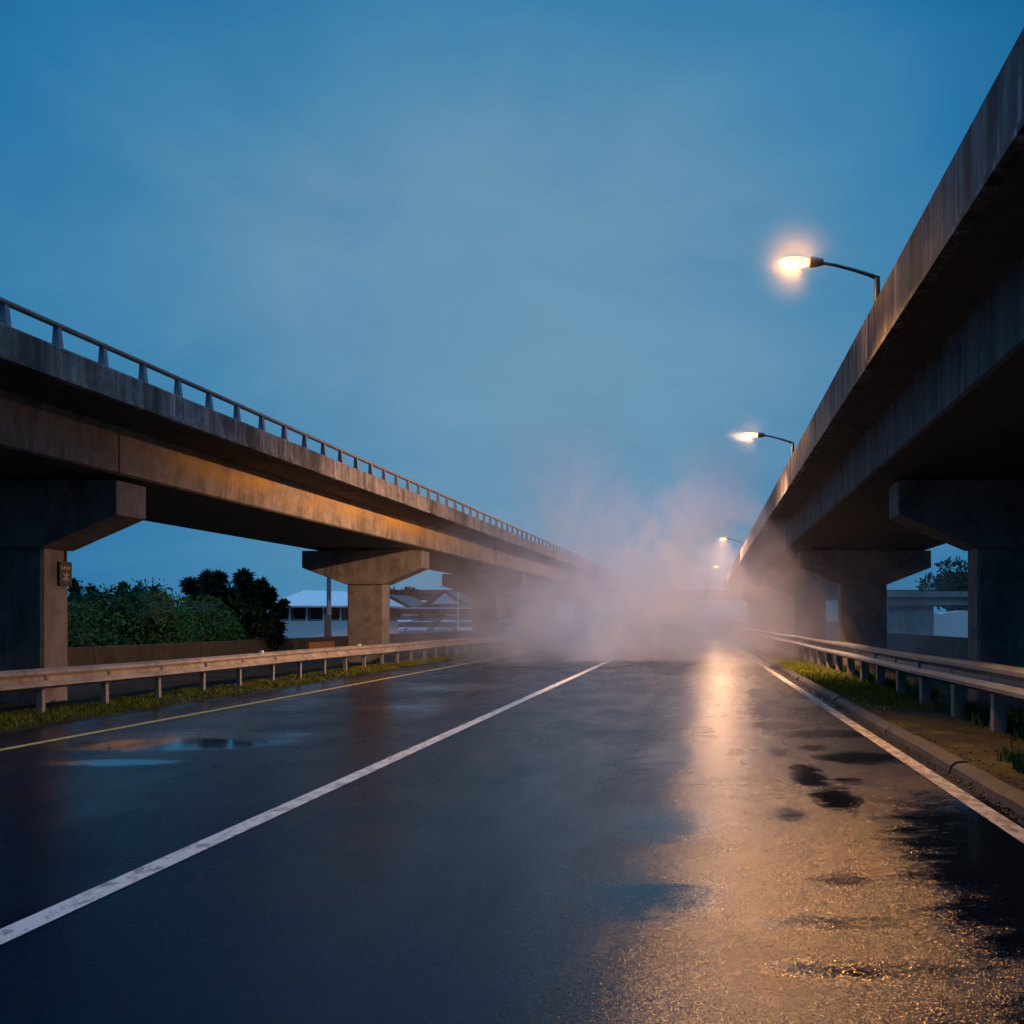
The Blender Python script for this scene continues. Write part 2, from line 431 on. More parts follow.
# ------------------------------------------------------------------ ground, road, kerb, verges
tag(MB().box(-4000, 4000, -60, 6000, -1.0, -0.03).build('ground', M['ground']), kind='structure')
rd = MB()
rd.add([(-9.95, -30, 0), (2.66, -30, 0), (2.66, 320, 0), (-9.95, 320, 0)], [(0, 1, 2, 3)])
tag(rd.build('road', M['asphalt']), 'wet dark asphalt carriageway', kind='structure')
def stripe(x0, x1, mat, y0=-25, y1=300, k=0.0):
    m = MB(); m.add([(x0 + k * y0, y0, 0.004), (x1 + k * y0, y0, 0.004), (x1 + k * y1, y1, 0.004), (x0 + k * y1, y1, 0.004)], [(0, 1, 2, 3)])
    return tag(m.build('road_marking', mat), kind='structure')
stripe(-3.61, -3.435, M['white_line'])
stripe(2.36, 2.53, M['edge_line'], k=-0.0025)
stripe(-8.70, -8.56, M['yellow_line'])

def nz(x, y, s=1.0, seed=0.0): return mnoise.noise(Vector((x * s + seed, y * s, seed * 0.37)))
k = MB()
y = -20.0
while y < 130:
    n = 0.02 * random.uniform(-1, 1); dz = 0.012 * random.uniform(-1, 1); L = random.choice((1.2, 1.8, 2.4))
    prof = [(2.665, -0.02), (2.69, 0.06), (2.74, 0.10), (2.83, 0.11), (2.88, 0.10), (2.88, -0.02)]
    k.prism_y([(a + n, c + dz) for a, c in prof], frange(y, y + L - 0.008, 0.3), off=lambda q: (0.012 * nz(2, q, 1.7, 3), 0.008 * nz(1, q, 2.1, 6)))
    y += L
tag(k.build('kerb', M['kerb'], bevel=0.012), kind='structure')

def sheet(name, mat, x0, x1, y0, y1, dx, dy, zf, kind='structure'):
    nx = max(2, int((x1 - x0) / dx)); ny = max(2, int((y1 - y0) / dy))
    vs = []; fs = []
    for j in range(ny + 1):
        for i in range(nx + 1):
            px = x0 + (x1 - x0) * i / nx; py = y0 + (y1 - y0) * j / ny
            vs.append((px, py, zf(px, py)))
    for j in range(ny):
        for i in range(nx):
            a = j * (nx + 1) + i
            fs.append((a, a + 1, a + nx + 2, a + nx + 1))
    return tag(MB().add(vs, fs).build(name, mat, smooth=True, fix=False), kind=kind)
def z_right(x, y): return 0.085 + 0.035 * nz(x, y, 1.3, 3) + 0.02 * nz(x, y, 4, 8) - 0.10 * max(0, min(1, (x - 3.3) / 0.9))
def z_left(x, y): return -0.015 + 0.045 * min(1, max(0, (-9.86 - x) / 0.18)) + 0.05 * min(1, max(0, (-9.8 - x) / 0.5)) + (0.035 * nz(x, y, 1.1, 5) + 0.015 * nz(x, y, 4, 2)) * min(1, max(0, (-9.86 - x) / 0.25))
sheet('right_verge', M['soil'], 2.84, 9.6, -6, 120, 0.16, 0.18, z_right)
sheet('left_verge', M['soil'], -13.2, -9.86, -4, 130, 0.18, 0.2, z_left)

def grass(name, mat, spots, blades, label):
    vs = []; fs = []
    for _ in range(blades):
        x, y, h, zf = spots()
        if x is None: continue
        z = zf(x, y) - 0.01
        a = random.uniform(0, 2 * math.pi); w = random.uniform(0.004, 0.009) * (1 + y * 0.03)
        lean = random.uniform(0.1, 0.7) * h; b = random.uniform(0, 2 * math.pi)
        dx, dy = math.cos(a) * w, math.sin(a) * w
        lx, ly = math.cos(b) * lean, math.sin(b) * lean
        n = len(vs)
        vs += [(x - dx, y - dy, z), (x + dx, y + dy, z), (x + lx * 0.4 + dx * 0.7, y + ly * 0.4 + dy * 0.7, z + h * 0.6),
               (x + lx * 0.4 - dx * 0.7, y + ly * 0.4 - dy * 0.7, z + h * 0.6), (x + lx, y + ly, z + h)]
        fs += [(n, n + 1, n + 2, n + 3), (n + 3, n + 2, n + 4)]
    return tag(MB().add(vs, fs).build(name, mat, fix=False), label, 'grass', kind='stuff')

def left_spot():
    y = 8 + 52 * random.random() ** 1.7
    x = -9.95 - 1.25 * random.random() ** 1.1
    d = nz(x, y, 0.9, 11) + 0.35
    if random.random() > d + 0.35: return None, 0, 0, None
    return x, y, random.uniform(0.015, 0.075) * (0.7 + max(0, d)), z_left
grass('verge_grass', M['grass_warm'], left_spot, 70000, 'low mossy yellow green grass along the left guardrail')
def right_warm():
    y = random.choice((random.gauss(24.5, 3.0), random.gauss(33, 6)))
    x = 2.86 + 1.6 * random.random()
    if y < 17 + 2 * (nz(x, y, 0.8, 4)) or random.random() > nz(x, y, 1.0, 19) * 1.1 + 0.75: return None, 0, 0, None
    return x, y, random.uniform(0.03, 0.13), z_right
grass('verge_grass', M['grass_warm'], right_warm, 42000, 'yellow green moss and grass on the right verge by the kerb')
def right_dark():
    if random.random() < 0.6:
        y = random.gauss(9.3, 1.7); x = 4.0 + random.gauss(0, 0.55)
        if x < 3.05 or math.hypot((x - 4.1) / 1.0, (y - 9.2) / 2.4) > 0.9 + 0.5 * nz(x, y, 1.5, 2): return None, 0, 0, None
        return x, y, random.uniform(0.06, 0.2), z_right
    y = random.uniform(9, 30); x = 4.62 + random.gauss(0.1, 0.22)
    if nz(x, y, 0.9, 33) < 0.08: return None, 0, 0, None
    return x, y, random.uniform(0.08, 0.30), z_right
grass('verge_grass', M['grass_green'], right_dark, 24000, 'dark green tufts of grass under the right guardrail')

gr = MB()
for _ in range(1500):
    y = 5 + 30 * random.random() ** 1.5
    x = random.choice((2.92 + abs(random.gauss(0, 0.08)), 2.62 + random.gauss(0, 0.03), 2.9 + 1.2 * random.random()))
    r = random.uniform(0.006, 0.018)
    z = (z_right(x, y) if x > 2.85 else 0.0) + r * 0.3
    gr.ellipsoid((x, y, z), (r * random.uniform(.8, 1.4), r * random.uniform(.8, 1.4), r * 0.7), 6, 4, 0.5, random.random() * 9)
tag(gr.build('gravel', M['kerb'], fix=False), 'loose gravel scattered along the right kerb', 'gravel', kind='stuff')

# ------------------------------------------------------------------ guardrails
def wbeam(x, side, zt, zb, depth):
    """closed W profile; side = direction in which the ridges stand out"""
    H = zt - zb; s = side
    f = [(0.0, 0), (0.35, 0.03), (1.0, 0.13), (1.0, 0.25), (0.10, 0.42), (0.10, 0.58), (1.0, 0.75), (1.0, 0.87), (0.35, 0.97), (0.0, 1)]
    fr = [(x + s * depth * a, zb + H * q) for a, q in f]
    bk = [(px - s * 0.008, pz) for px, pz in fr[::-1]]
    return fr + bk
def guardrail(name, label, x, side, zt, zb, depth, y0, y1, step, pw, zf, bm_mat, first):
    root = thing(name, label, 'guardrail', (x, first, 0))
    b = MB()
    ys = y0; i = 0
    while ys < y1:
        e = 0.004 if i % 2 else 0.0
        b.prism_y([(px - x + side * e, pz) for px, pz in wbeam(x, side, zt, zb, depth)], [q - first for q in (ys - 0.16, ys + 2, ys + 4.16)],
                  off=lambda q: (0.012 * math.sin(q * 0.31 + x), 0.010 * math.sin(q * 0.43)))
        ys += 4.0; i += 1
    b.build('beam', bm_mat, root)
    yy = first
    proto = None
    while yy < y1:
        if proto is None:
            q = MB()
            # C-section post with a spacer block that carries the beam
            w = pw / 2
            prof = [(-w, -w), (w, -w), (w, -w + 0.012), (-w + 0.012, -w + 0.012), (-w + 0.012, w - 0.012), (w, w - 0.012), (w, w), (-w, w)]
            if side > 0: prof = [(-a, c) for a, c in prof]
            prof = [(a - side * (w + 0.03), c) for a, c in prof]
            q.prism_z(prof, -0.35, zt - 0.02)
            q.box(min(-side * 0.035, side * 0.03), max(-side * 0.035, side * 0.03), -w * 0.8, w * 0.8, zb + 0.03, zt - 0.04)
            bx = side * 0.10 * depth; zc = (zt + zb) / 2
            q.tube([(bx, 0, zc), (bx + side * 0.03, 0, zc)], 0.018, 8)
            proto = q.build('post', M['post'], root)
            o = proto
        else:
            o = proto.copy(); COL.objects.link(o); o.parent = root
        o.location = (random.uniform(-0.01, 0.01), yy - first + random.uniform(-0.03, 0.03), random.uniform(-0.015, 0.01))
        o.rotation_euler = (R(random.uniform(-1, 1)), R(random.uniform(-1, 1)), R(random.uniform(-3, 3)))
        yy += step
    return root
gl = guardrail('guardrail', 'long weathered steel guardrail on the left verge, lit warm', -10.55, 1, 0.835, 0.505, 0.09, -4, 128, 1.75, 0.09, z_left, M['beam'], 9.2)
for i, yy in enumerate((24.2, 31.2)):
    MB().box(-0.03, 0.05, yy - 9.2 - 0.06, yy - 9.2 + 0.06, 0.825, 0.885).build('marker', M['reflector'], gl, bevel=0.01)
guardrail('guardrail', 'grey steel guardrail on the right verge on thick posts', 4.30, -1, 0.975, 0.53, 0.10, -4, 128, 2.35, 0.19, z_right, M['beam_cool'], 9.95)

# ------------------------------------------------------------------ viaducts
def viaduct(sgn, label, origin, slope, piers, span_w, col_u, cap_u, par_top, overhang, g_mat, p_mat, rail):
    root = thing('viaduct', label, 'viaduct', origin, -math.atan(slope))
    X = lambda u: sgn * u
    def pr(mb, prof, ys): mb.prism_y([(X(u), z) for u, z in prof], ys)
    joints = [piers[0] - 40.0] + list(piers) + [piers[-1] + 18.1]
    joints = [j - origin[1] for j in joints]
    for a, b in zip(joints[:-1], joints[1:]):
        g = 0.026
        ys = frange(a + g, b - g, 3.0)
        m = MB(); pr(m, [(0.0, 4.33), (0.04, 4.29), (span_w - 0.04, 4.29), (span_w, 4.33), (span_w, 5.175), (0.0, 5.175)], ys)
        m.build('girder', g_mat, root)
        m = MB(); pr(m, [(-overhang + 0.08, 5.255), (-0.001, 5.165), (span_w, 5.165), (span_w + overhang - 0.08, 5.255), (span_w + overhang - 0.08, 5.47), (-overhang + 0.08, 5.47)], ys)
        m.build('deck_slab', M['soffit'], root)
        for s in (0, 1):
            f = (lambda u: u) if s == 0 else (lambda u: span_w - u)
            m = MB()
            pr(m, [(f(u), z) for u, z in [(-overhang - 0.035, 5.205), (-overhang + 0.10, 5.205), (-overhang + 0.10, 5.25), (-overhang + 0.30, 5.48), (-overhang + 0.24, par_top - 0.03),
                   (-overhang + 0.20, par_top), (-overhang + 0.02, par_top), (-overhang, par_top - 0.03), (-overhang, 5.285), (-overhang - 0.035, 5.27)]], ys)
            m.build('parapet', p_mat, root)
    for yp in piers:
        y0 = yp - origin[1]; y1 = y0 + 0.95
        pm = MB()
        c0, c1 = col_u
        ch = 0.05
        pm.prism_z([(X(u), v) for u, v in [(c0 + ch, y0 + 0.1), (c1 - ch, y0 + 0.1), (c1, y0 + 0.1 + ch), (c1, y1 - 0.1 - ch), (c1 - ch, y1 - 0.1), (c0 + ch, y1 - 0.1), (c0, y1 - 0.1 - ch), (c0, y0 + 0.1 + ch)]], -0.3, 2.96)
        pier = pm.build('pier', M['pier'], root)
        e0, e1 = cap_u
        cp = MB()
        prof = [(X(u), z) for u, z in [(e0, 3.56), (c0 - 0.03, 2.95), (c1 + 0.03, 2.95), (e1, 3.56), (e1, 4.19), (e0, 4.19)]]
        cp.prism_y(prof, [y0, y1])
        cp.build('crosshead', M['pier'], pier, bevel=0.02)
        for u in (e0 + 0.75, (e0 + e1) / 2, e1 - 0.75):
            MB().box(min(X(u - 0.22), X(u + 0.22)), max(X(u - 0.22), X(u + 0.22)), y0 + 0.15, y0 + 0.8, 4.185, 4.292).build('bearing', M['rubber'], pier)
    if rail:
        b = MB()
        ya, yb = 1.5 - origin[1], 108 - origin[1]
        ru = -overhang + 0.10
        r_prof = [(X(ru + 0.05), 6.02), (X(ru + 0.05), 6.06), (X(ru + 0.03), 6.075), (X(ru - 0.03), 6.075), (X(ru - 0.05), 6.06), (X(ru - 0.05), 6.02), (X(ru - 0.03), 6.005), (X(ru + 0.03), 6.005)]
        b.prism_y(r_prof, frange(ya, yb, 4))
        rl = b.build('handrail', M['rail_steel'], root)
        q = MB()
        q.prism_y([(X(ru - 0.07), par_top - 0.005), (X(ru + 0.06), par_top - 0.005), (X(ru + 0.035), 6.01), (X(ru - 0.035), 6.01)], [-0.045, 0.045])
        proto = q.build('post', M['post_steel'], rl)
        for i in range(88):
            o = proto if i == 0 else proto.copy()
            if i: COL.objects.link(o); o.parent = rl
            o.location.y = 9.55 - origin[1] + 1.1 * i
    return root
PIERS = [18.35, 36.7, 54.8, 72.9, 91.0]
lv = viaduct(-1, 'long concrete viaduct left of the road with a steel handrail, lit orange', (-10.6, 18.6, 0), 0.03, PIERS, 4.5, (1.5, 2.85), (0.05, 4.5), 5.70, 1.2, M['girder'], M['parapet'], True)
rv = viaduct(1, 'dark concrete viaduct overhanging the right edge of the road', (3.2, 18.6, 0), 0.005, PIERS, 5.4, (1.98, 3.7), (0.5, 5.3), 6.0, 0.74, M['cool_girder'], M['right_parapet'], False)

# small sign board on the face of the first left pier
sb = thing('pier_sign', 'small dark plate with faded symbol on the nearest left pier', 'sign', (-12.085, 19.10, 2.50))
MB().box(0.0, 0.03, -0.19, 0.19, -0.23, 0.23).build('plate', M['black_plate'], sb, bevel=0.006)
mk = MB()
for i in range(4):
    yy = -0.13 + i * 0.07
    mk.box(0.0305, 0.034, yy, yy + 0.018, 0.08, 0.15)
    mk.box(0.0305, 0.0335, yy + 0.02, yy + 0.05, 0.08 + 0.03 * (i % 2), 0.10 + 0.03 * (i % 2))
for a in (35, -40, 80):
    c, s = math.cos(R(a)), math.sin(R(a))
    L, w = 0.10, 0.012
    pts = [(-L * c - w * s, -L * s + w * c), (L * c - w * s, L * s + w * c), (L * c + w * s, L * s - w * c), (-L * c + w * s, -L * s - w * c)]
    pts = [(p, q - 0.06) for p, q in pts]
    mk.add([(0.0345, p, q) for p, q in pts], [(0, 1, 2, 3)])
mk.build('lettering', M['sign_mark'], sb)
MB().tube([(0.02, 0.02, 0.22), (0.02, 0.02, 0.46)], 0.014, 8).build('conduit', M['lamp_metal'], sb)

# ------------------------------------------------------------------ street lamps on the right parapet
def make_lamp(label, y, power, aim, soft, spread, tint):
    x0 = 2.58 + 0.005 * (y - 18.6)
    root = thing('street_lamp', label, 'street lamp', (x0, y, 5.99), 0, 'lit street lamps on the right viaduct')
    MB().tube([(0, 0, 0), (0, 0, 0.5)], [0.045, 0.04], 12).build('pole', M['lamp_metal'], root, smooth=False)
    MB().box(-0.09, 0.09, -0.09, 0.09, -0.005, 0.025).build('base_plate', M['lamp_metal'], root)
    pts = [(0.03, 0, 0.47), (-0.12, 0, 0.53), (-0.35, 0, 0.60), (-0.6, 0, 0.665), (-0.82, 0, 0.70)]
    MB().tube(pts, [0.034, 0.030, 0.026, 0.024, 0.024], 10).build('arm', M['lamp_metal'], root, smooth=True)
    h = MB()
    st = [(-0.76, 0.04, 0.04), (-0.82, 0.07, 0.06), (-0.92, 0.105, 0.075), (-0.965, 0.105, 0.07)]
    vs = []; fs = []; n = 14
    for (sx, hw, hh) in st:
        for i in range(n):
            a = 2 * math.pi * i / n
            vs.append((sx, math.cos(a) * hw, 0.705 + math.sin(a) * hh))
    for kk in range(len(st) - 1):
        for i in range(n):
            j = (i + 1) % n
            fs.append((kk * n + i, kk * n + j, (kk + 1) * n + j, (kk + 1) * n + i))
    fs.append(tuple(range(n))); fs.append(tuple(range((len(st) - 1) * n, len(st) * n)))
    h.add(vs, fs)
    hd = h.build('head', M['lamp_metal'], root, bevel=0.006)
    MB().ellipsoid((-1.17, 0, 0.70), (0.235, 0.105, 0.078), 20, 12).build('lens', M['lamp_glow'], hd, smooth=True)
    for kind, en in (('SPOT', power), ('POINT', soft)):
        l = bpy.data.lights.new('bulb', kind)
        l.energy = en; l.color = tint; l.shadow_soft_size = 0.05
        if kind == 'SPOT': l.spot_size = R(spread); l.spot_blend = 0.7
        lo = bpy.data.objects.new('bulb', l); link(lo, root)
        lo.location = (-1.17, 0, 0.69)
        lo.rotation_euler = Vector(aim).to_track_quat('-Z', 'Y').to_euler()
    return root
LAMPS = [('nearest and largest street lamp on the right viaduct parapet', 14.2, 3000, (-.36, -.30, -.88), 75, 122, (1.0, 0.43, 0.09)), ('second street lamp along the right viaduct, above the steam plume', 27.4, 9500, (-.52, .38, -.76), 190, 156, (1.0, 0.50, 0.24)),
         ('third street lamp, small and half veiled by steam', 62.0, 3600, (-.45, -.4, -.8), 300, 168, (1.0, 0.52, 0.30)), ('farthest street lamp, a faint glow just above the steam', 94.0, 3000, (-.45, -.4, -.8), 400, 168, (1.0, 0.52, 0.30))]
for a in LAMPS: make_lamp(*a)

# ------------------------------------------------------------------ left side beyond the viaduct
b = MB()
for y0 in frange(4, 118, 6)[:-1]:
    b.prism_y([(-0.22, -0.2), (0.22, -0.2), (0.20, 0.15), (0.11, 0.86), (0.09, 0.88), (-0.09, 0.88), (-0.11, 0.86), (-0.20, 0.15)], [y0 - 20 + 0.01, y0 - 20 + 5.98])
o = b.build('barrier_wall', M['dark_concrete']); o.location = (-17.0, 20, 0)
tag(o, 'low dark concrete barrier wall behind the left viaduct piers', 'wall')
b = MB()
for y0 in frange(8, 118, 6)[:-1]:
    b.prism_y([(-0.2, -0.2), (0.2, -0.2), (0.12, 0.98), (-0.12, 0.98)], [y0 - 20 + 0.01, y0 - 20 + 5.98])
o = b.build('barrier_wall', M['dark_concrete']); o.location = (10.0, 20, 0)
tag(o, 'low dark concrete barrier wall behind the right viaduct piers', 'wall')

b = MB()
ys = frange(-1.6, 1.6, 0.1)
prof = []
for i, yy in enumerate(ys): prof.append((0.03 * (1 if i % 2 else -1), yy))
b.prism_z(prof + [(px - 0.02, py) for px, py in prof[::-1]], 0.0, 0.72)
o = b.build('rusty_panel', M['rust_panel']); o.location = (-15.9, 42.3, 0.0)
tag(o, 'rusty corrugated sheet panel standing before the low barrier wall', 'panel')

def leaf_cloud(mb, blobs, n, size, jag=0.25, droop=0.0):
    tot = sum(r[0] * r[1] + r[1] * r[2] for _, r in blobs)
    for c, r in blobs:
        k = int(n * (r[0] * r[1] + r[1] * r[2]) / tot)
        vs = []; fs = []
        for _ in range(k):
            d = Vector((random.gauss(0, 1), random.gauss(0, 1), random.gauss(0, 1))).normalized()
            q = 1 + jag * (mnoise.noise(d * 2.5 + Vector(c)) + 0.6 * mnoise.noise(d * 6 + Vector(c)))
            q *= random.uniform(0.78, 1.06)
            p = Vector((c[0] + d.x * r[0] * q, c[1] + d.y * r[1] * q, c[2] + d.z * r[2] * q))
            if p.z < 0: p.z = random.uniform(0, 0.2)
            t = (d + Vector((random.gauss(0, 0.7), random.gauss(0, 0.7), random.gauss(0, 0.7) - droop))).normalized()
            w = t.cross(Vector((random.gauss(0, 1), random.gauss(0, 1), random.gauss(0, 1)))).normalized()
            s = size * random.uniform(0.6, 1.4)
            i = len(vs)
            vs += [p - t * s * 0.5, p + w * s * 0.26, p + t * s * 0.6, p - w * s * 0.26]
            fs.append((i, i + 1, i + 2, i + 3))
        mb.add(vs, fs)
    return mb

def bush(label, x, y, w, h, seed, mat='leaf_bush', n=9000, size=0.12, name='bush', cat='bush', group='bushes behind the barrier wall'):
    random.seed(seed)
    root = thing(name, label, cat, (x, y, 0), 0, group)
    blobs = []
    for i in range(9):
        a = random.uniform(0, 6.28); q = random.uniform(0.2, 0.62) * w / 2
        hh = random.uniform(0.62, 1.0) * h
        rr = random.uniform(0.24, 0.36) * w
        rz = min(rr * 0.9, hh * 0.5)
        blobs.append(((math.cos(a) * q, math.sin(a) * q * 0.7, hh - rz), (rr, rr, rz)))
    blobs.append(((0, 0, h * 0.35), (w * 0.46, w * 0.36, h * 0.4)))
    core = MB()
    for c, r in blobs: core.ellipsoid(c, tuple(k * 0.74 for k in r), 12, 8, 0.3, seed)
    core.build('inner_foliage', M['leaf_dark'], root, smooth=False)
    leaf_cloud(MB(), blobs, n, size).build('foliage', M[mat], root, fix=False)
    t = MB()
    for i in range(4):
        a = random.uniform(0, 6.28)
        t.tube([(0, 0, -0.1), (math.cos(a) * 0.3, math.sin(a) * 0.3, h * 0.3), (math.cos(a) * 0.7, math.sin(a) * 0.5, h * 0.6)], [0.06, 0.045, 0.02], 6)
    t.build('stem', M['bark'], root)
    return root
bush('broad leafy green bush beside the nearest left pier', -21.0, 32.0, 5.2, 2.75, 3, n=22000)
bush('dense rounded green bush, middle of those behind the left barrier', -19.8, 34.5, 4.8, 2.95, 5, n=22000)
bush('lower leafy bush tucked against the dark spiky tree', -19.3, 37.5, 3.8, 2.6, 8, n=16000)

def conifer(label, x, y, h, seed):
    random.seed(seed)
    root = thing('conifer', label, 'tree', (x, y, 0), 0, 'dark conifers on the skyline')
    MB().tube([(0, 0, -0.2), (0.03, 0, h * 0.6), (0, 0, h)], [0.12, 0.07, 0.015], 7).build('trunk', M['bark'], root)
    vs = []; fs = []
    z = h * 0.12
    while z < h * 1.0:
        L = (1 - z / h) * h * 0.30 + 0.08
        for i in range(9):
            a = random.uniform(0, 6.28); l = L * random.uniform(0.6, 1.15)
            for j in range(7):
                q = (j + 1) / 7
                p = Vector((math.cos(a) * l * q, math.sin(a) * l * q, z - l * q * 0.25 + random.uniform(-.05, .05)))
                t = Vector((math.cos(a + random.gauss(0, .8)), math.sin(a + random.gauss(0, .8)), random.gauss(0.1, .4)))
                w = t.cross(Vector((random.gauss(0, 1), random.gauss(0, 1), random.gauss(0, 1)))).normalized()
                s = 0.24
                n = len(vs)
                vs += [p - t * s, p + w * s * 0.35, p + t * s, p - w * s * 0.35]; fs.append((n, n + 1, n + 2, n + 3))
        z += h * 0.035
    MB().add(vs, fs).build('crown', M['leaf_dark'], root, fix=False)
conifer('slim conifer rising beside the edge of the nearest left pier', -43.0, 69.0, 4.4, 1)
conifer('small conifer top, second from the pier along the bush skyline', -41.5, 68.5, 3.9, 2)
conifer('wider conifer top above the middle of the bushes', -40.2, 70.0, 4.2, 4)
conifer('short conifer top near the right end of the bushes', -38.5, 71.0, 3.9, 6)

def spiky_tree(label, x, y, tips, seed, h):
    random.seed(seed)
    root = thing('spiky_tree', label, 'tree', (x, y, 0))
    t = MB()
    t.tube([(0, 0, -0.2), (0.05, 0, h * 0.3), (0, 0.05, h * 0.5)], [0.16, 0.13, 0.10], 8)
    vs = []; fs = []
    for (tx, ty, tz, r) in tips:
        tx = tx * 0.88 - 0.15; r *= 0.9
        t.tube([(0, 0, h * 0.3), (tx * 0.5, ty * 0.5, (h * 0.35 + tz) * 0.5), (tx, ty, tz)], [0.09, 0.06, 0.035], 6)
        for i in range(int(420 * r)):
            d = Vector((random.gauss(0, 1), random.gauss(0, 1), random.gauss(0.25, 0.9))).normalized()
            s = r * random.uniform(0.45, 1.05)
            w = d.cross(Vector((random.gauss(0, 1), random.gauss(0, 1), random.gauss(0, 1)))).normalized() * 0.045
            p = Vector((tx, ty, tz)) + d * r * 0.08
            e = p + d * s + Vector((0, 0, -0.12 * s))
            mdl = p + d * s * 0.5 + Vector((0, 0, 0.05 * s))
            n = len(vs)
            vs += [p, mdl + w, e, mdl - w]; fs.append((n, n + 1, n + 2, n + 3))
    t.build('trunk', M['bark'], root)
    cr = MB().add(vs, fs)
    leaf_cloud(cr, [((a * 0.88 - 0.15, q, z - 0.1), (r * 0.6, r * 0.6, r * 0.55)) for a, q, z, r in tips], 7000, 0.13, 0.5)
    cr.build('crown', M['leaf_dark'], root, fix=False)
tips = [(-1.75, 0, 3.0, 0.55), (-1.2, .3, 3.25, 0.55), (-1.5, 0.2, 2.6, 0.7), (-0.6, .2, 3.3, 0.5), (-0.7, -.2, 2.7, 0.75), (0.0, 0, 2.55, .7), (0.5, .2, 3.3, 0.6), (0.75, 0, 2.8, .7), (1.3, .1, 3.0, .5),
        (1.6, 0, 2.5, .65), (1.9, -.2, 2.7, .4), (1.1, -.2, 2.2, .75), (0.3, -.3, 2.0, .85), (-0.6, -.3, 1.9, .85), (-1.4, -.2, 1.9, .8), (1.6, -.2, 1.6, .75), (0.7, -.3, 1.3, .8), (-0.3, -.3, 1.2, .8), (1.9, 0, 1.0, .7), (2.3, -.1, 2.15, .4), (2.5, -0.1, 2.3, 0.3), (2.1, 0, 1.4, .5)]
spiky_tree('dark spiky leaved tree in front of the white building', -18.3, 39.5, tips, 12, 3.0)

# white single storey building behind the tree
wb = thing('white_building', 'low white building with white hipped roof behind the spiky tree', 'building', (-26.9, 72.0, 0))
wb.scale = (0.72, 0.7, 1)
MB().box(-5.2, 5.2, 0.0, 8.0, 0.0, 1.62).build('lower_wall', M['white_paint'], wb)
MB().box(-5.1, 5.1, 0.35, 7.9, 1.62, 2.72).build('inner_wall', M['grey_wall'], wb)
for i in range(6):
    x0 = -5.05 + i * 1.72
    fr = MB(); fr.box(x0 + 0.16, x0 + 1.5, 0.30, 0.36, 1.68, 2.66); f = fr.build('window', M['white_paint'], wb)
    MB().box(x0 + 0.20, x0 + 1.46, 0.28, 0.31, 1.72, 2.62).build('pane', M['dark_glass'], f)
for i in range(7):
    MB().box(-5.15 + i * 1.69, -5.0 + i * 1.69, 0.02, 0.22, 1.62, 2.72).build('column', M['white_paint'], wb)
rf = MB()
rf.add([(-5.8, -0.6, 2.70), (5.8, -0.6, 2.70), (5.8, 8.6, 2.70), (-5.8, 8.6, 2.70), (-3.4, 3.9, 3.9), (4.2, 3.9, 3.75), (-5.8, -0.6, 2.58), (5.8, -0.6, 2.58), (5.8, 8.6, 2.58), (-5.8, 8.6, 2.58)],
       [(0, 1, 5, 4), (1, 2, 5), (2, 3, 4, 5), (3, 0, 4), (6, 7, 1, 0), (7, 8, 2, 1), (8, 9, 3, 2), (9, 6, 0, 3), (9, 8, 7, 6)])
rf.build('roof', M['white_paint'], wb)

up = thing('utility_pole', 'grey utility pole between the white building and second left pier', 'pole', (-18.0, 48.9, 0))
MB().tube([(0, 0, -0.3), (0, 0, 2.2), (0, 0, 6.5)], [0.13, 0.11, 0.075], 10).build('shaft', M['post_steel'], up)
MB().box(-0.16, 0.16, -0.2, -0.08, 0.4, 1.9).build('meter_box', M['grey_wall'], up, bevel=0.02)
wp = thing('lamp_post', 'thin white post with a short arm beside the third left pier', 'post', (-20.2, 84.5, 0))
MB().tube([(0, 0, -0.3), (0, 0, 4.4)], [0.09, 0.06], 8).build('shaft', M['white_paint'], wp)
MB().tube([(0, 0, 4.35), (-1.6, 0, 4.55)], 0.06, 8).build('arm', M['white_paint'], wp)

# dark roofed pavilion and trees beyond the car park
pv = thing('pavilion', 'dark roofed pavilion beyond the parked cars, with pale gable', 'building', (-31.5, 112.0, 0))
MB().box(-5, 6, 0, 8, 0, 2.9).build('wall', M['grey_wall'], pv)
rf = MB()
for x0, x1, zr in ((-5.8, 0.0, 4.6), (0.2, 6.8, 5.0)):
    xm = (x0 + x1) / 2
    rf.prism_y([(x0, 2.85), (x1, 2.85), (x1, 3.05), (xm, zr), (x0, 3.05)], [-0.8, 8.8])
rf.build('roof', M['dark_roof'], pv)
g = MB(); g.add([(2.0, -0.86, 3.5), (5.0, -0.86, 3.5), (3.5, -0.86, 4.75)], [(0, 1, 2)]); g.build('gable', M['white_paint'], pv)
MB().box(-5.6, 6.6, -0.95, -0.8, 2.95, 3.1).build('fascia', M['white_paint'], pv)
for i in range(5):
    f = MB().box(-4.4 + i * 2.1, -3.0 + i * 2.1, -0.04, 0.02, 0.9, 2.4).build('window', M['dark_glass'], pv)

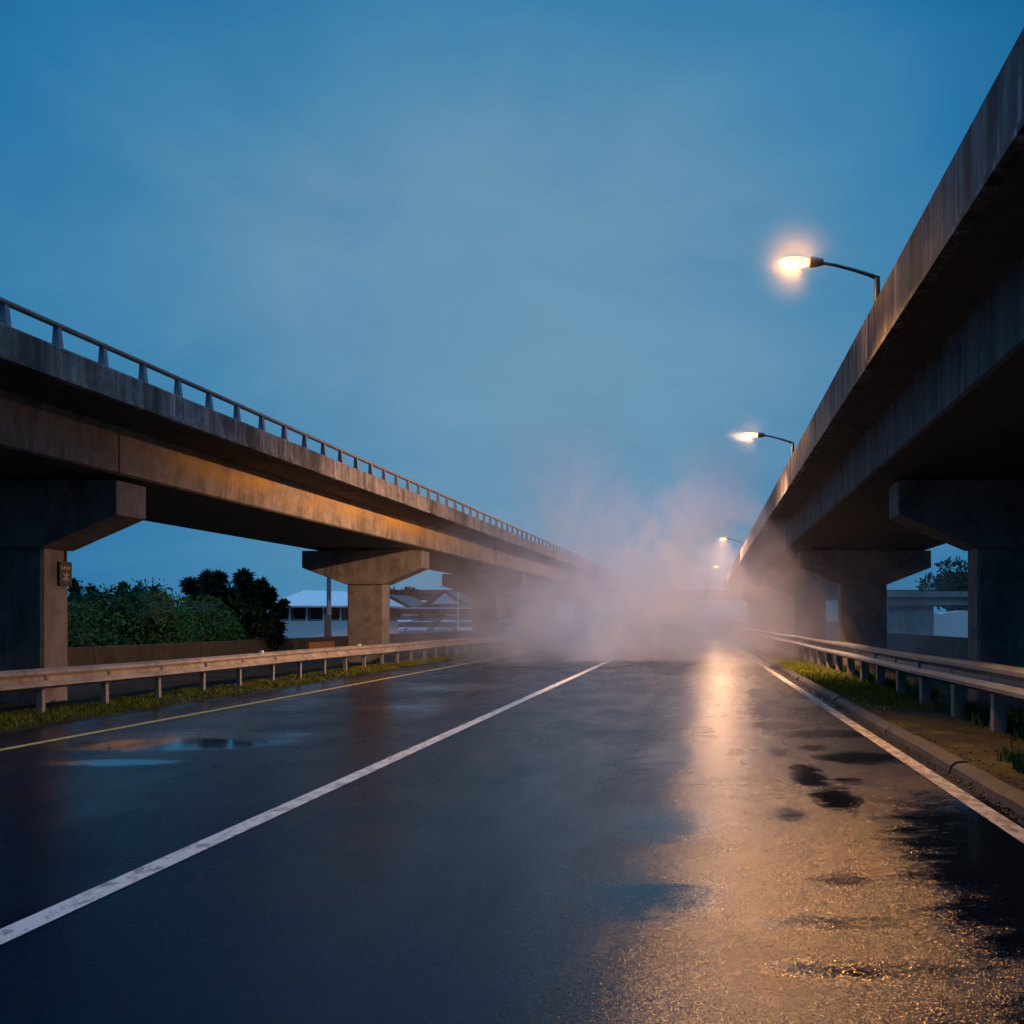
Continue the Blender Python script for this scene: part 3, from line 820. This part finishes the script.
def tree(label, x, y, h, w, seed, mat='leaf_far', n=5000, size=0.4):
    random.seed(seed)
    root = thing('tree', label, 'tree', (x, y, 0), 0, 'trees beyond the viaducts')
    t = MB(); t.tube([(0, 0, -0.3), (0.1, 0, h * 0.3), (0, 0.1, h * 0.6)], [h * 0.035, h * 0.028, h * 0.012], 8)
    blobs = []
    for i in range(11):
        a = random.uniform(0, 6.28); q = random.uniform(0.1, 0.75) * w / 2; z = random.uniform(0.42, 0.9) * h
        rr = random.uniform(0.13, 0.24) * w
        blobs.append(((math.cos(a) * q, math.sin(a) * q, z), (rr, rr, rr * 0.75)))
        t.tube([(0, 0, h * 0.3), (math.cos(a) * q * .5, math.sin(a) * q * .5, (h * .3 + z) / 2), (math.cos(a) * q, math.sin(a) * q, z)], [h * 0.015, h * 0.011, h * 0.005], 6)
    t.build('trunk', M['bark'], root)
    leaf_cloud(MB(), blobs, n, size, 0.5).build('crown', M[mat], root, fix=False)
tree('hazy round tree right of the pavilion on the left', -27.5, 125, 6.4, 8, 21)
tree('hazy tree behind the third left pier', -21.5, 118, 5.6, 7, 22)
tree('low dark tree behind the pavilion roofs', -40.0, 132, 6.0, 8, 23)
tree('dark open crowned tree above the ramp on the right', 20.3, 80.0, 6.6, 6.4, 31, 'leaf_dark', 4200, 0.34)
tree('lower dark tree beside the ramp on the right, near the pier', 24.6, 84.0, 5.6, 6.0, 35, 'leaf_dark', 3600, 0.34)

# parked cars
def car_proto():
    root = bpy.data.objects.new('parked_car', None); link(root)
    # side profile stations: (y, half width bottom, half width top, z bottom, z top)
    bd = MB()
    prof = [(-2.1, .45), (-2.15, .62), (-2.08, .82), (-1.1, .95), (1.5, .98), (2.05, .92), (2.15, .7), (2.1, .42), (1.75, .30), (-1.75, .30)]
    n = len(prof); vs = []
    for sx, sc in ((-.86, .97), (-.90, 1), (-.82, 1.0), (.82, 1.0), (.90, 1), (.86, .97)):
        ins = 0.03 if abs(sx) < .85 else 0
        for (py, pz) in prof: vs.append((sx, py * sc, pz + (ins if pz > .6 else -ins * 0.5)))
    fs = []
    for kx in range(5):
        for i in range(n):
            j = (i + 1) % n
            fs.append((kx * n + i, kx * n + j, (kx + 1) * n + j, (kx + 1) * n + i))
    fs.append(tuple(range(n))); fs.append(tuple(range(5 * n, 6 * n)))
    body = bd.add(vs, fs).build('body', None_mat, root)
    cb = MB()
    cb.add([(-.80, -1.15, .95), (.80, -1.15, .95), (.82, 1.75, .97), (-.82, 1.75, .97), (-.62, -.35, 1.46), (.62, -.35, 1.46), (.63, 1.1, 1.47), (-.63, 1.1, 1.47)],
           [(0, 1, 5, 4), (1, 2, 6, 5), (2, 3, 7, 6), (3, 0, 4, 7), (4, 5, 6, 7)])
    cb.build('window', M['dark_glass'], root)
    MB().add([(-.64, -.42, 1.45), (.64, -.42, 1.45), (.65, 1.15, 1.46), (-.65, 1.15, 1.46), (-.6, -.3, 1.50), (.6, -.3, 1.50), (.6, 1.05, 1.51), (-.6, 1.05, 1.51)],
             [(0, 1, 5, 4), (1, 2, 6, 5), (2, 3, 7, 6), (3, 0, 4, 7), (4, 5, 6, 7), (3, 2, 1, 0)]).build('roof', None_mat, root)
    for sx in (-1, 1):
        for wy in (-1.35, 1.35):
            MB().tube([(sx * .70, wy, .32), (sx * .91, wy, .32)], .32, 14).build('wheel', M['rubber'], root)
        MB().box(min(sx * .5, sx * .8), max(sx * .5, sx * .8), -2.16, -2.08, .64, .78).build('headlight', M['reflector'], root)
    return root
PAINT = []
for i, c in enumerate([(0.75, 0.78, 0.8), (0.35, 0.38, 0.42), (0.60, 0.63, 0.66), (0.05, 0.07, 0.12), (0.12, 0.16, 0.28), (0.8, 0.8, 0.8)]):
    m = simple('car paint', c, 0.25, 0.1, 0.05, 2); PAINT.append(m)
None_mat = PAINT[0]
cp = car_proto()
COLN = ['white', 'mid grey', 'silver', 'near black', 'dark blue', 'bright white']
ORD = ['first', 'second', 'third', 'fourth', 'fifth', 'sixth', 'seventh', 'eighth', 'ninth', 'tenth']
random.seed(3)
for i in range(13):
    c = cp if i == 0 else copy_tree(cp)
    row = 0 if i < 7 else 1
    kx = i if row == 0 else i - 7
    pi = [0, 2, 1, 5, 4, 0, 2, 5, 0, 3, 2, 1, 0][i]
    c.location = (-27.2 + kx * 2.15 if row == 0 else -32.0 + kx * 2.3, 92 if row == 0 else 103, 0.05 if row == 0 else 0.75)
    c.rotation_euler = (0, 0, R(random.uniform(-8, 8) + (random.choice((0, 180)))))
    for ch in c.children:
        if ch.name.split('.')[0] in ('body', 'roof'):
            ch.material_slots[0].link = 'OBJECT'; ch.material_slots[0].material = PAINT[pi]
    tag(c, COLN[pi] + ' parked car, ' + ORD[kx] + ' from the left in the ' + ('front' if row == 0 else 'back') + ' row behind the left barrier', 'car', 'cars parked beyond the left viaduct')
tag(MB().box(-60, -14, 99, 112.0, -0.02, 0.70).build('car_park_bank', M['ground']), kind='structure')

# ------------------------------------------------------------------ right side beyond the viaduct
rp = thing('ramp_bridge', 'pale concrete ramp bridge seen between the right viaduct piers', 'bridge', (17.0, 60.0, 0))
MB().box(-5.5, 14, 0, 6, 2.55, 3.02).build('deck', M['pale_concrete'], rp)
MB().box(-5.6, 14.1, -0.15, 0.1, 3.02, 3.36).build('parapet', M['pale_concrete'], rp, bevel=0.02)
MB().box(-5.5, -2.75, 0.2, 6, -0.2, 2.55).build('abutment', M['pale_concrete'], rp)
MB().box(6.5, 14, 0.2, 6, -0.2, 2.55).build('abutment', M['pale_concrete'], rp)
sh = MB()
top = [(-4.5 + i * 0.6, 2.28 + 0.12 * math.sin(i * 1.1) + 0.05 * math.sin(i * 2.7)) for i in range(16)]
sh.prism_y([(-4.5, 0.0), (4.5, 0.0)] + top[::-1], [0, 3.0])
wt = sh.build('covered_trailer', M['white_paint']); wt.location = (20.5, 76.0, 0.0)
tag(wt, 'white tarpaulin covered box trailer under the ramp bridge', 'trailer')

# far crossing overpass, mostly lost in the steam
op = thing('overpass', 'far crossing overpass nearly lost behind the steam', 'bridge', (0, 215.0, 0))
MB().box(-70, 60, 0, 8, 6.2, 7.4).build('deck', M['girder'], op)
MB().box(-70, 60, -0.3, 0.0, 7.2, 8.3).build('parapet', M['parapet'], op)
for xx in (-38, -16, 12, 34):
    MB().box(xx - 0.9, xx + 0.9, 2.5, 5, -0.3, 6.2).build('pier', M['pier'], op)

# ------------------------------------------------------------------ steam
def steam_material():
    m = bpy.data.materials.new('drifting steam'); m.use_nodes = True
    t = NT(m.node_tree); m.node_tree.nodes.clear()
    out = t.node('ShaderNodeOutputMaterial'); vs = t.node('ShaderNodeVolumeScatter')
    x, y, z = t.xyz()
    n1 = t.noise(t.coord((0.32, 0.24, 0.28)), 1.0, 3, 0.62, 1.1)
    n2 = t.noise(t.coord((0.9, 0.6, 0.7), (3, 1, 2)), 1.0, 3, 0.62, 0.9)
    n = t.m('ADD', t.m('MULTIPLY', n1, 0.65), t.m('MULTIPLY', n2, 0.35))
    # a bank hugging the road from the grating at y = 34 onwards
    front = t.sstep(t.m('ADD', t.m('ADD', y, t.m('MULTIPLY', t.sstep(x, 3.2, 5.5), 2.6)), t.m('MULTIPLY', t.m('SUBTRACT', n2, 0.5), 1.8)), 33.5, 34.8)
    lo = t.m('MULTIPLY', t.sstep(x, -14.5, -7.0), t.sstep(x, 11.5, 5.5))
    hi = t.sstep(t.m('ADD', z, t.m('MULTIPLY', t.m('SUBTRACT', n1, 0.5), 7.0)), 7.4, 1.2)
    bank = t.m('MULTIPLY', t.m('MULTIPLY', front, lo), t.m('MULTIPLY', hi, t.sstep(n, 0.36, 0.66)))
    bank = t.m('MULTIPLY', bank, t.sstep(y, 78, 60, 0.25, 1.0))
    bank = t.m('MULTIPLY', bank, t.m('MULTIPLY', t.sstep(y, 38, 56, 1.0, 1.5), t.sstep(x, -2.0, -8.0, 1.0, 1.35)))
    # plumes rising out of it
    def plume(x0, k, w0, wk, yc, yw, z0, z1, th):
        xc = t.m('MULTIPLY_ADD', z, k, x0)
        wd = t.m('MULTIPLY_ADD', z, wk, w0)
        dx = t.m('DIVIDE', t.m('SUBTRACT', x, xc), wd)
        dy = t.m('DIVIDE', t.m('SUBTRACT', y, yc), yw)
        d = t.m('ADD', t.m('MULTIPLY', dx, dx), t.m('MULTIPLY', dy, dy))
        e = t.m('SUBTRACT', 1.0, d)
        e = t.m('ADD', e, t.m('MULTIPLY', t.m('SUBTRACT', n, 0.5), 5.4))
        e = t.sstep(e, th, th + 1.5)
        return t.m('MULTIPLY', e, t.sstep(z, z1, z0))
    p1 = plume(-2.9, 0.50, 3.0, -0.06, 40.0, 4.5, 6.0, 10.4, 0.05)
    p2 = plume(-0.9, -0.52, 2.8, 0.15, 42.0, 5.0, 5.0, 11.2, 0.05)
    p3 = plume(2.6, 0.06, 1.5, 0.0, 36.4, 2.2, 4.4, 6.6, 0.1)
    dens = t.m('MULTIPLY', bank, BANK)
    dens = t.m('ADD', dens, t.m('MULTIPLY', p1, PL1))
    dens = t.m('ADD', dens, t.m('MULTIPLY', p2, PL2))
    dens = t.m('ADD', dens, t.m('MULTIPLY', p3, PL3))
    t.put(vs.inputs['Density'], dens)
    vs.inputs['Color'].default_value = (0.97, 0.95, 1.0, 1)
    vs.inputs['Anisotropy'].default_value = 0.1
    t.l.new(vs.outputs[0], out.inputs['Volume'])
    return m
BANK, PL1, PL2, PL3 = 0.105, 0.34, 0.22, 0.16
dom = MB()
dom.prism_y([(-15.0, 0.03), (11.8, 0.03), (11.8, 5.0), (5.2, 8.0), (4.2, 10.5), (-7.0, 11.2), (-10.0, 8.6), (-15.0, 6.5)], [30.6, 80.0])
so = dom.build('steam', steam_material())
tag(so, 'bank and plume of pinkish steam drifting across the road', 'steam', kind='stuff')

def halo_material(dens):
    m = bpy.data.materials.new('added lamp halo'); m.use_nodes = True
    t = NT(m.node_tree); m.node_tree.nodes.clear()
    out = t.node('ShaderNodeOutputMaterial'); vs = t.node('ShaderNodeVolumeScatter')
    tc = t.node('ShaderNodeTexCoord'); ln = t.node('ShaderNodeVectorMath', operation='LENGTH')
    t.l.new(tc.outputs['Object'], ln.inputs[0])
    n = t.noise(t.coord(), 1.2, 2)
    x, y, z = t.xyz()
    # added halo volume, thinned below so the spot beam stays out of it
    up = t.sstep(z, -0.22, 0.10, 0.045, 1.0)
    rad = t.m('MULTIPLY', t.m('POWER', t.sstep(ln.outputs['Value'], 0.85, 0.0), 1.3), t.sstep(ln.outputs['Value'], 0.10, 0.24))
    t.put(vs.inputs['Density'], t.m('MULTIPLY', t.m('MULTIPLY', t.m('MULTIPLY', rad, up), t.mapr(n, 0.2, 0.8, 0.85, 1.15)), dens))
    vs.inputs['Color'].default_value = (1, 1, 1, 1)
    t.l.new(vs.outputs[0], out.inputs['Volume'])
    return m
for i, y in enumerate((14.2, 27.4)):
    o = MB().ellipsoid((0, 0, 0), (0.86, 0.86, 0.86), 24, 14).build('lamp_halo', halo_material((0.26, 0.022)[i]))
    o.location = (2.58 + 0.005 * (y - 18.6) - 1.17, y, 6.72)
    tag(o, ('added halo volume around the nearest street lamp', 'added halo volume around the second street lamp')[i], 'halo', kind='stuff')

# ------------------------------------------------------------------ sky and light
SUN_EL, SUN_AZ = R(-3), R(335)
w = bpy.data.worlds.new('World'); S.world = w; w.use_nodes = True
t = NT(w.node_tree); w.node_tree.nodes.clear()
out = t.node('ShaderNodeOutputWorld'); bg = t.node('ShaderNodeBackground')
sky = t.node('ShaderNodeTexSky'); sky.sky_type = 'NISHITA'; sky.sun_disc = False
sky.sun_elevation = SUN_EL; sky.sun_rotation = SUN_AZ; sky.air_density = 1.5; sky.dust_density = 0.5; sky.ozone_density = 4.0
tc = t.node('ShaderNodeTexCoord')
nv = t.node('ShaderNodeVectorMath', operation='NORMALIZE'); t.l.new(tc.outputs['Generated'], nv.inputs[0])
dt = t.node('ShaderNodeVectorMath', operation='DOT_PRODUCT'); t.l.new(nv.outputs[0], dt.inputs[0])
gd = Vector((-0.15, 1.0, 0.30)).normalized(); dt.inputs[1].default_value = gd
ang = t.m('ARCCOSINE', dt.outputs['Value'])
cl = t.node('ShaderNodeMapping'); t.l.new(nv.outputs[0], cl.inputs[0]); cl.inputs['Scale'].default_value = (1.0, 1.0, 2.4)
cn = t.noise(cl.outputs[0], 2.2, 5, 0.55, 0.5)
ang = t.m('ADD', ang, t.m('MULTIPLY', t.m('SUBTRACT', cn, 0.5), 0.46))
sx = t.node('ShaderNodeSeparateXYZ'); t.l.new(nv.outputs[0], sx.inputs[0])
ang = t.m('ADD', ang, t.m('MULTIPLY', t.m('MAXIMUM', t.m('SUBTRACT', sx.outputs[2], 0.28), 0.0), 0.4))
cloud = t.ramp(t.m('DIVIDE', ang, 3.1416), [(0.0, (0.165, 0.33, 0.475)), (0.06, (0.135, 0.302, 0.46)), (0.11, (0.058, 0.235, 0.43)), (0.155, (0.022, 0.18, 0.395)), (0.20, (0.006, 0.12, 0.30)), (0.34, (0.012, 0.105, 0.26)), (0.5, (0.014, 0.085, 0.20)), (1.0, (0.010, 0.045, 0.11))])
# overhead sky raised above the frame: added blue fill for steam and roofs
cn2 = t.noise(cl.outputs[0], 5.5, 6, 0.6, 0.8)
cloud = t.mix(t.mapr(cn2, 0.40, 0.74, 0.0, 0.15), cloud, (0.035, 0.15, 0.27))
over = t.mix(t.sstep(sx.outputs[2], 0.56, 0.86), cloud, (0.19, 0.55, 1.05))
t.put(bg.inputs[0], t.mix(0.01, over, sky.outputs[0]))
bg.inputs[1].default_value = 1.0
t.l.new(bg.outputs[0], out.inputs[0])

sl = bpy.data.lights.new('sun', 'SUN'); sl.energy = 0.65; sl.angle = R(40); sl.color = (0.40, 0.66, 1.0)
sn = bpy.data.objects.new('sun', sl); link(sn)
sn.rotation_euler = (R(22), 0, R(20))

# ------------------------------------------------------------------ camera
cam = bpy.data.cameras.new('camera'); cam.sensor_width = 36; cam.lens = 1000 / 1024 * 36
cam.shift_x = (512 - 697) / 1024; cam.shift_y = (621 - 512) / 1024
cam.clip_start = 0.05; cam.clip_end = 8000
co = bpy.data.objects.new('camera', cam); link(co)
co.location = (0, 0, 1.6); co.rotation_euler = (R(90), 0, 0)
S.camera = co

S.render.engine = 'CYCLES'
S.cycles.use_denoising = True
try: S.cycles.denoiser = 'OPENIMAGEDENOISE'
except Exception: pass
S.cycles.max_bounces = 9; S.cycles.diffuse_bounces = 3; S.cycles.glossy_bounces = 3; S.cycles.volume_bounces = 8
S.cycles.transparent_max_bounces = 8
S.cycles.volume_step_rate = 0.32; S.cycles.volume_max_steps = 256
S.cycles.sample_clamp_indirect = 6.0
S.cycles.use_adaptive_sampling = True; S.cycles.adaptive_threshold = 0.02
S.view_settings.view_transform = 'Standard'; S.view_settings.look = 'None'; S.view_settings.exposure = 0; S.view_settings.gamma = 1
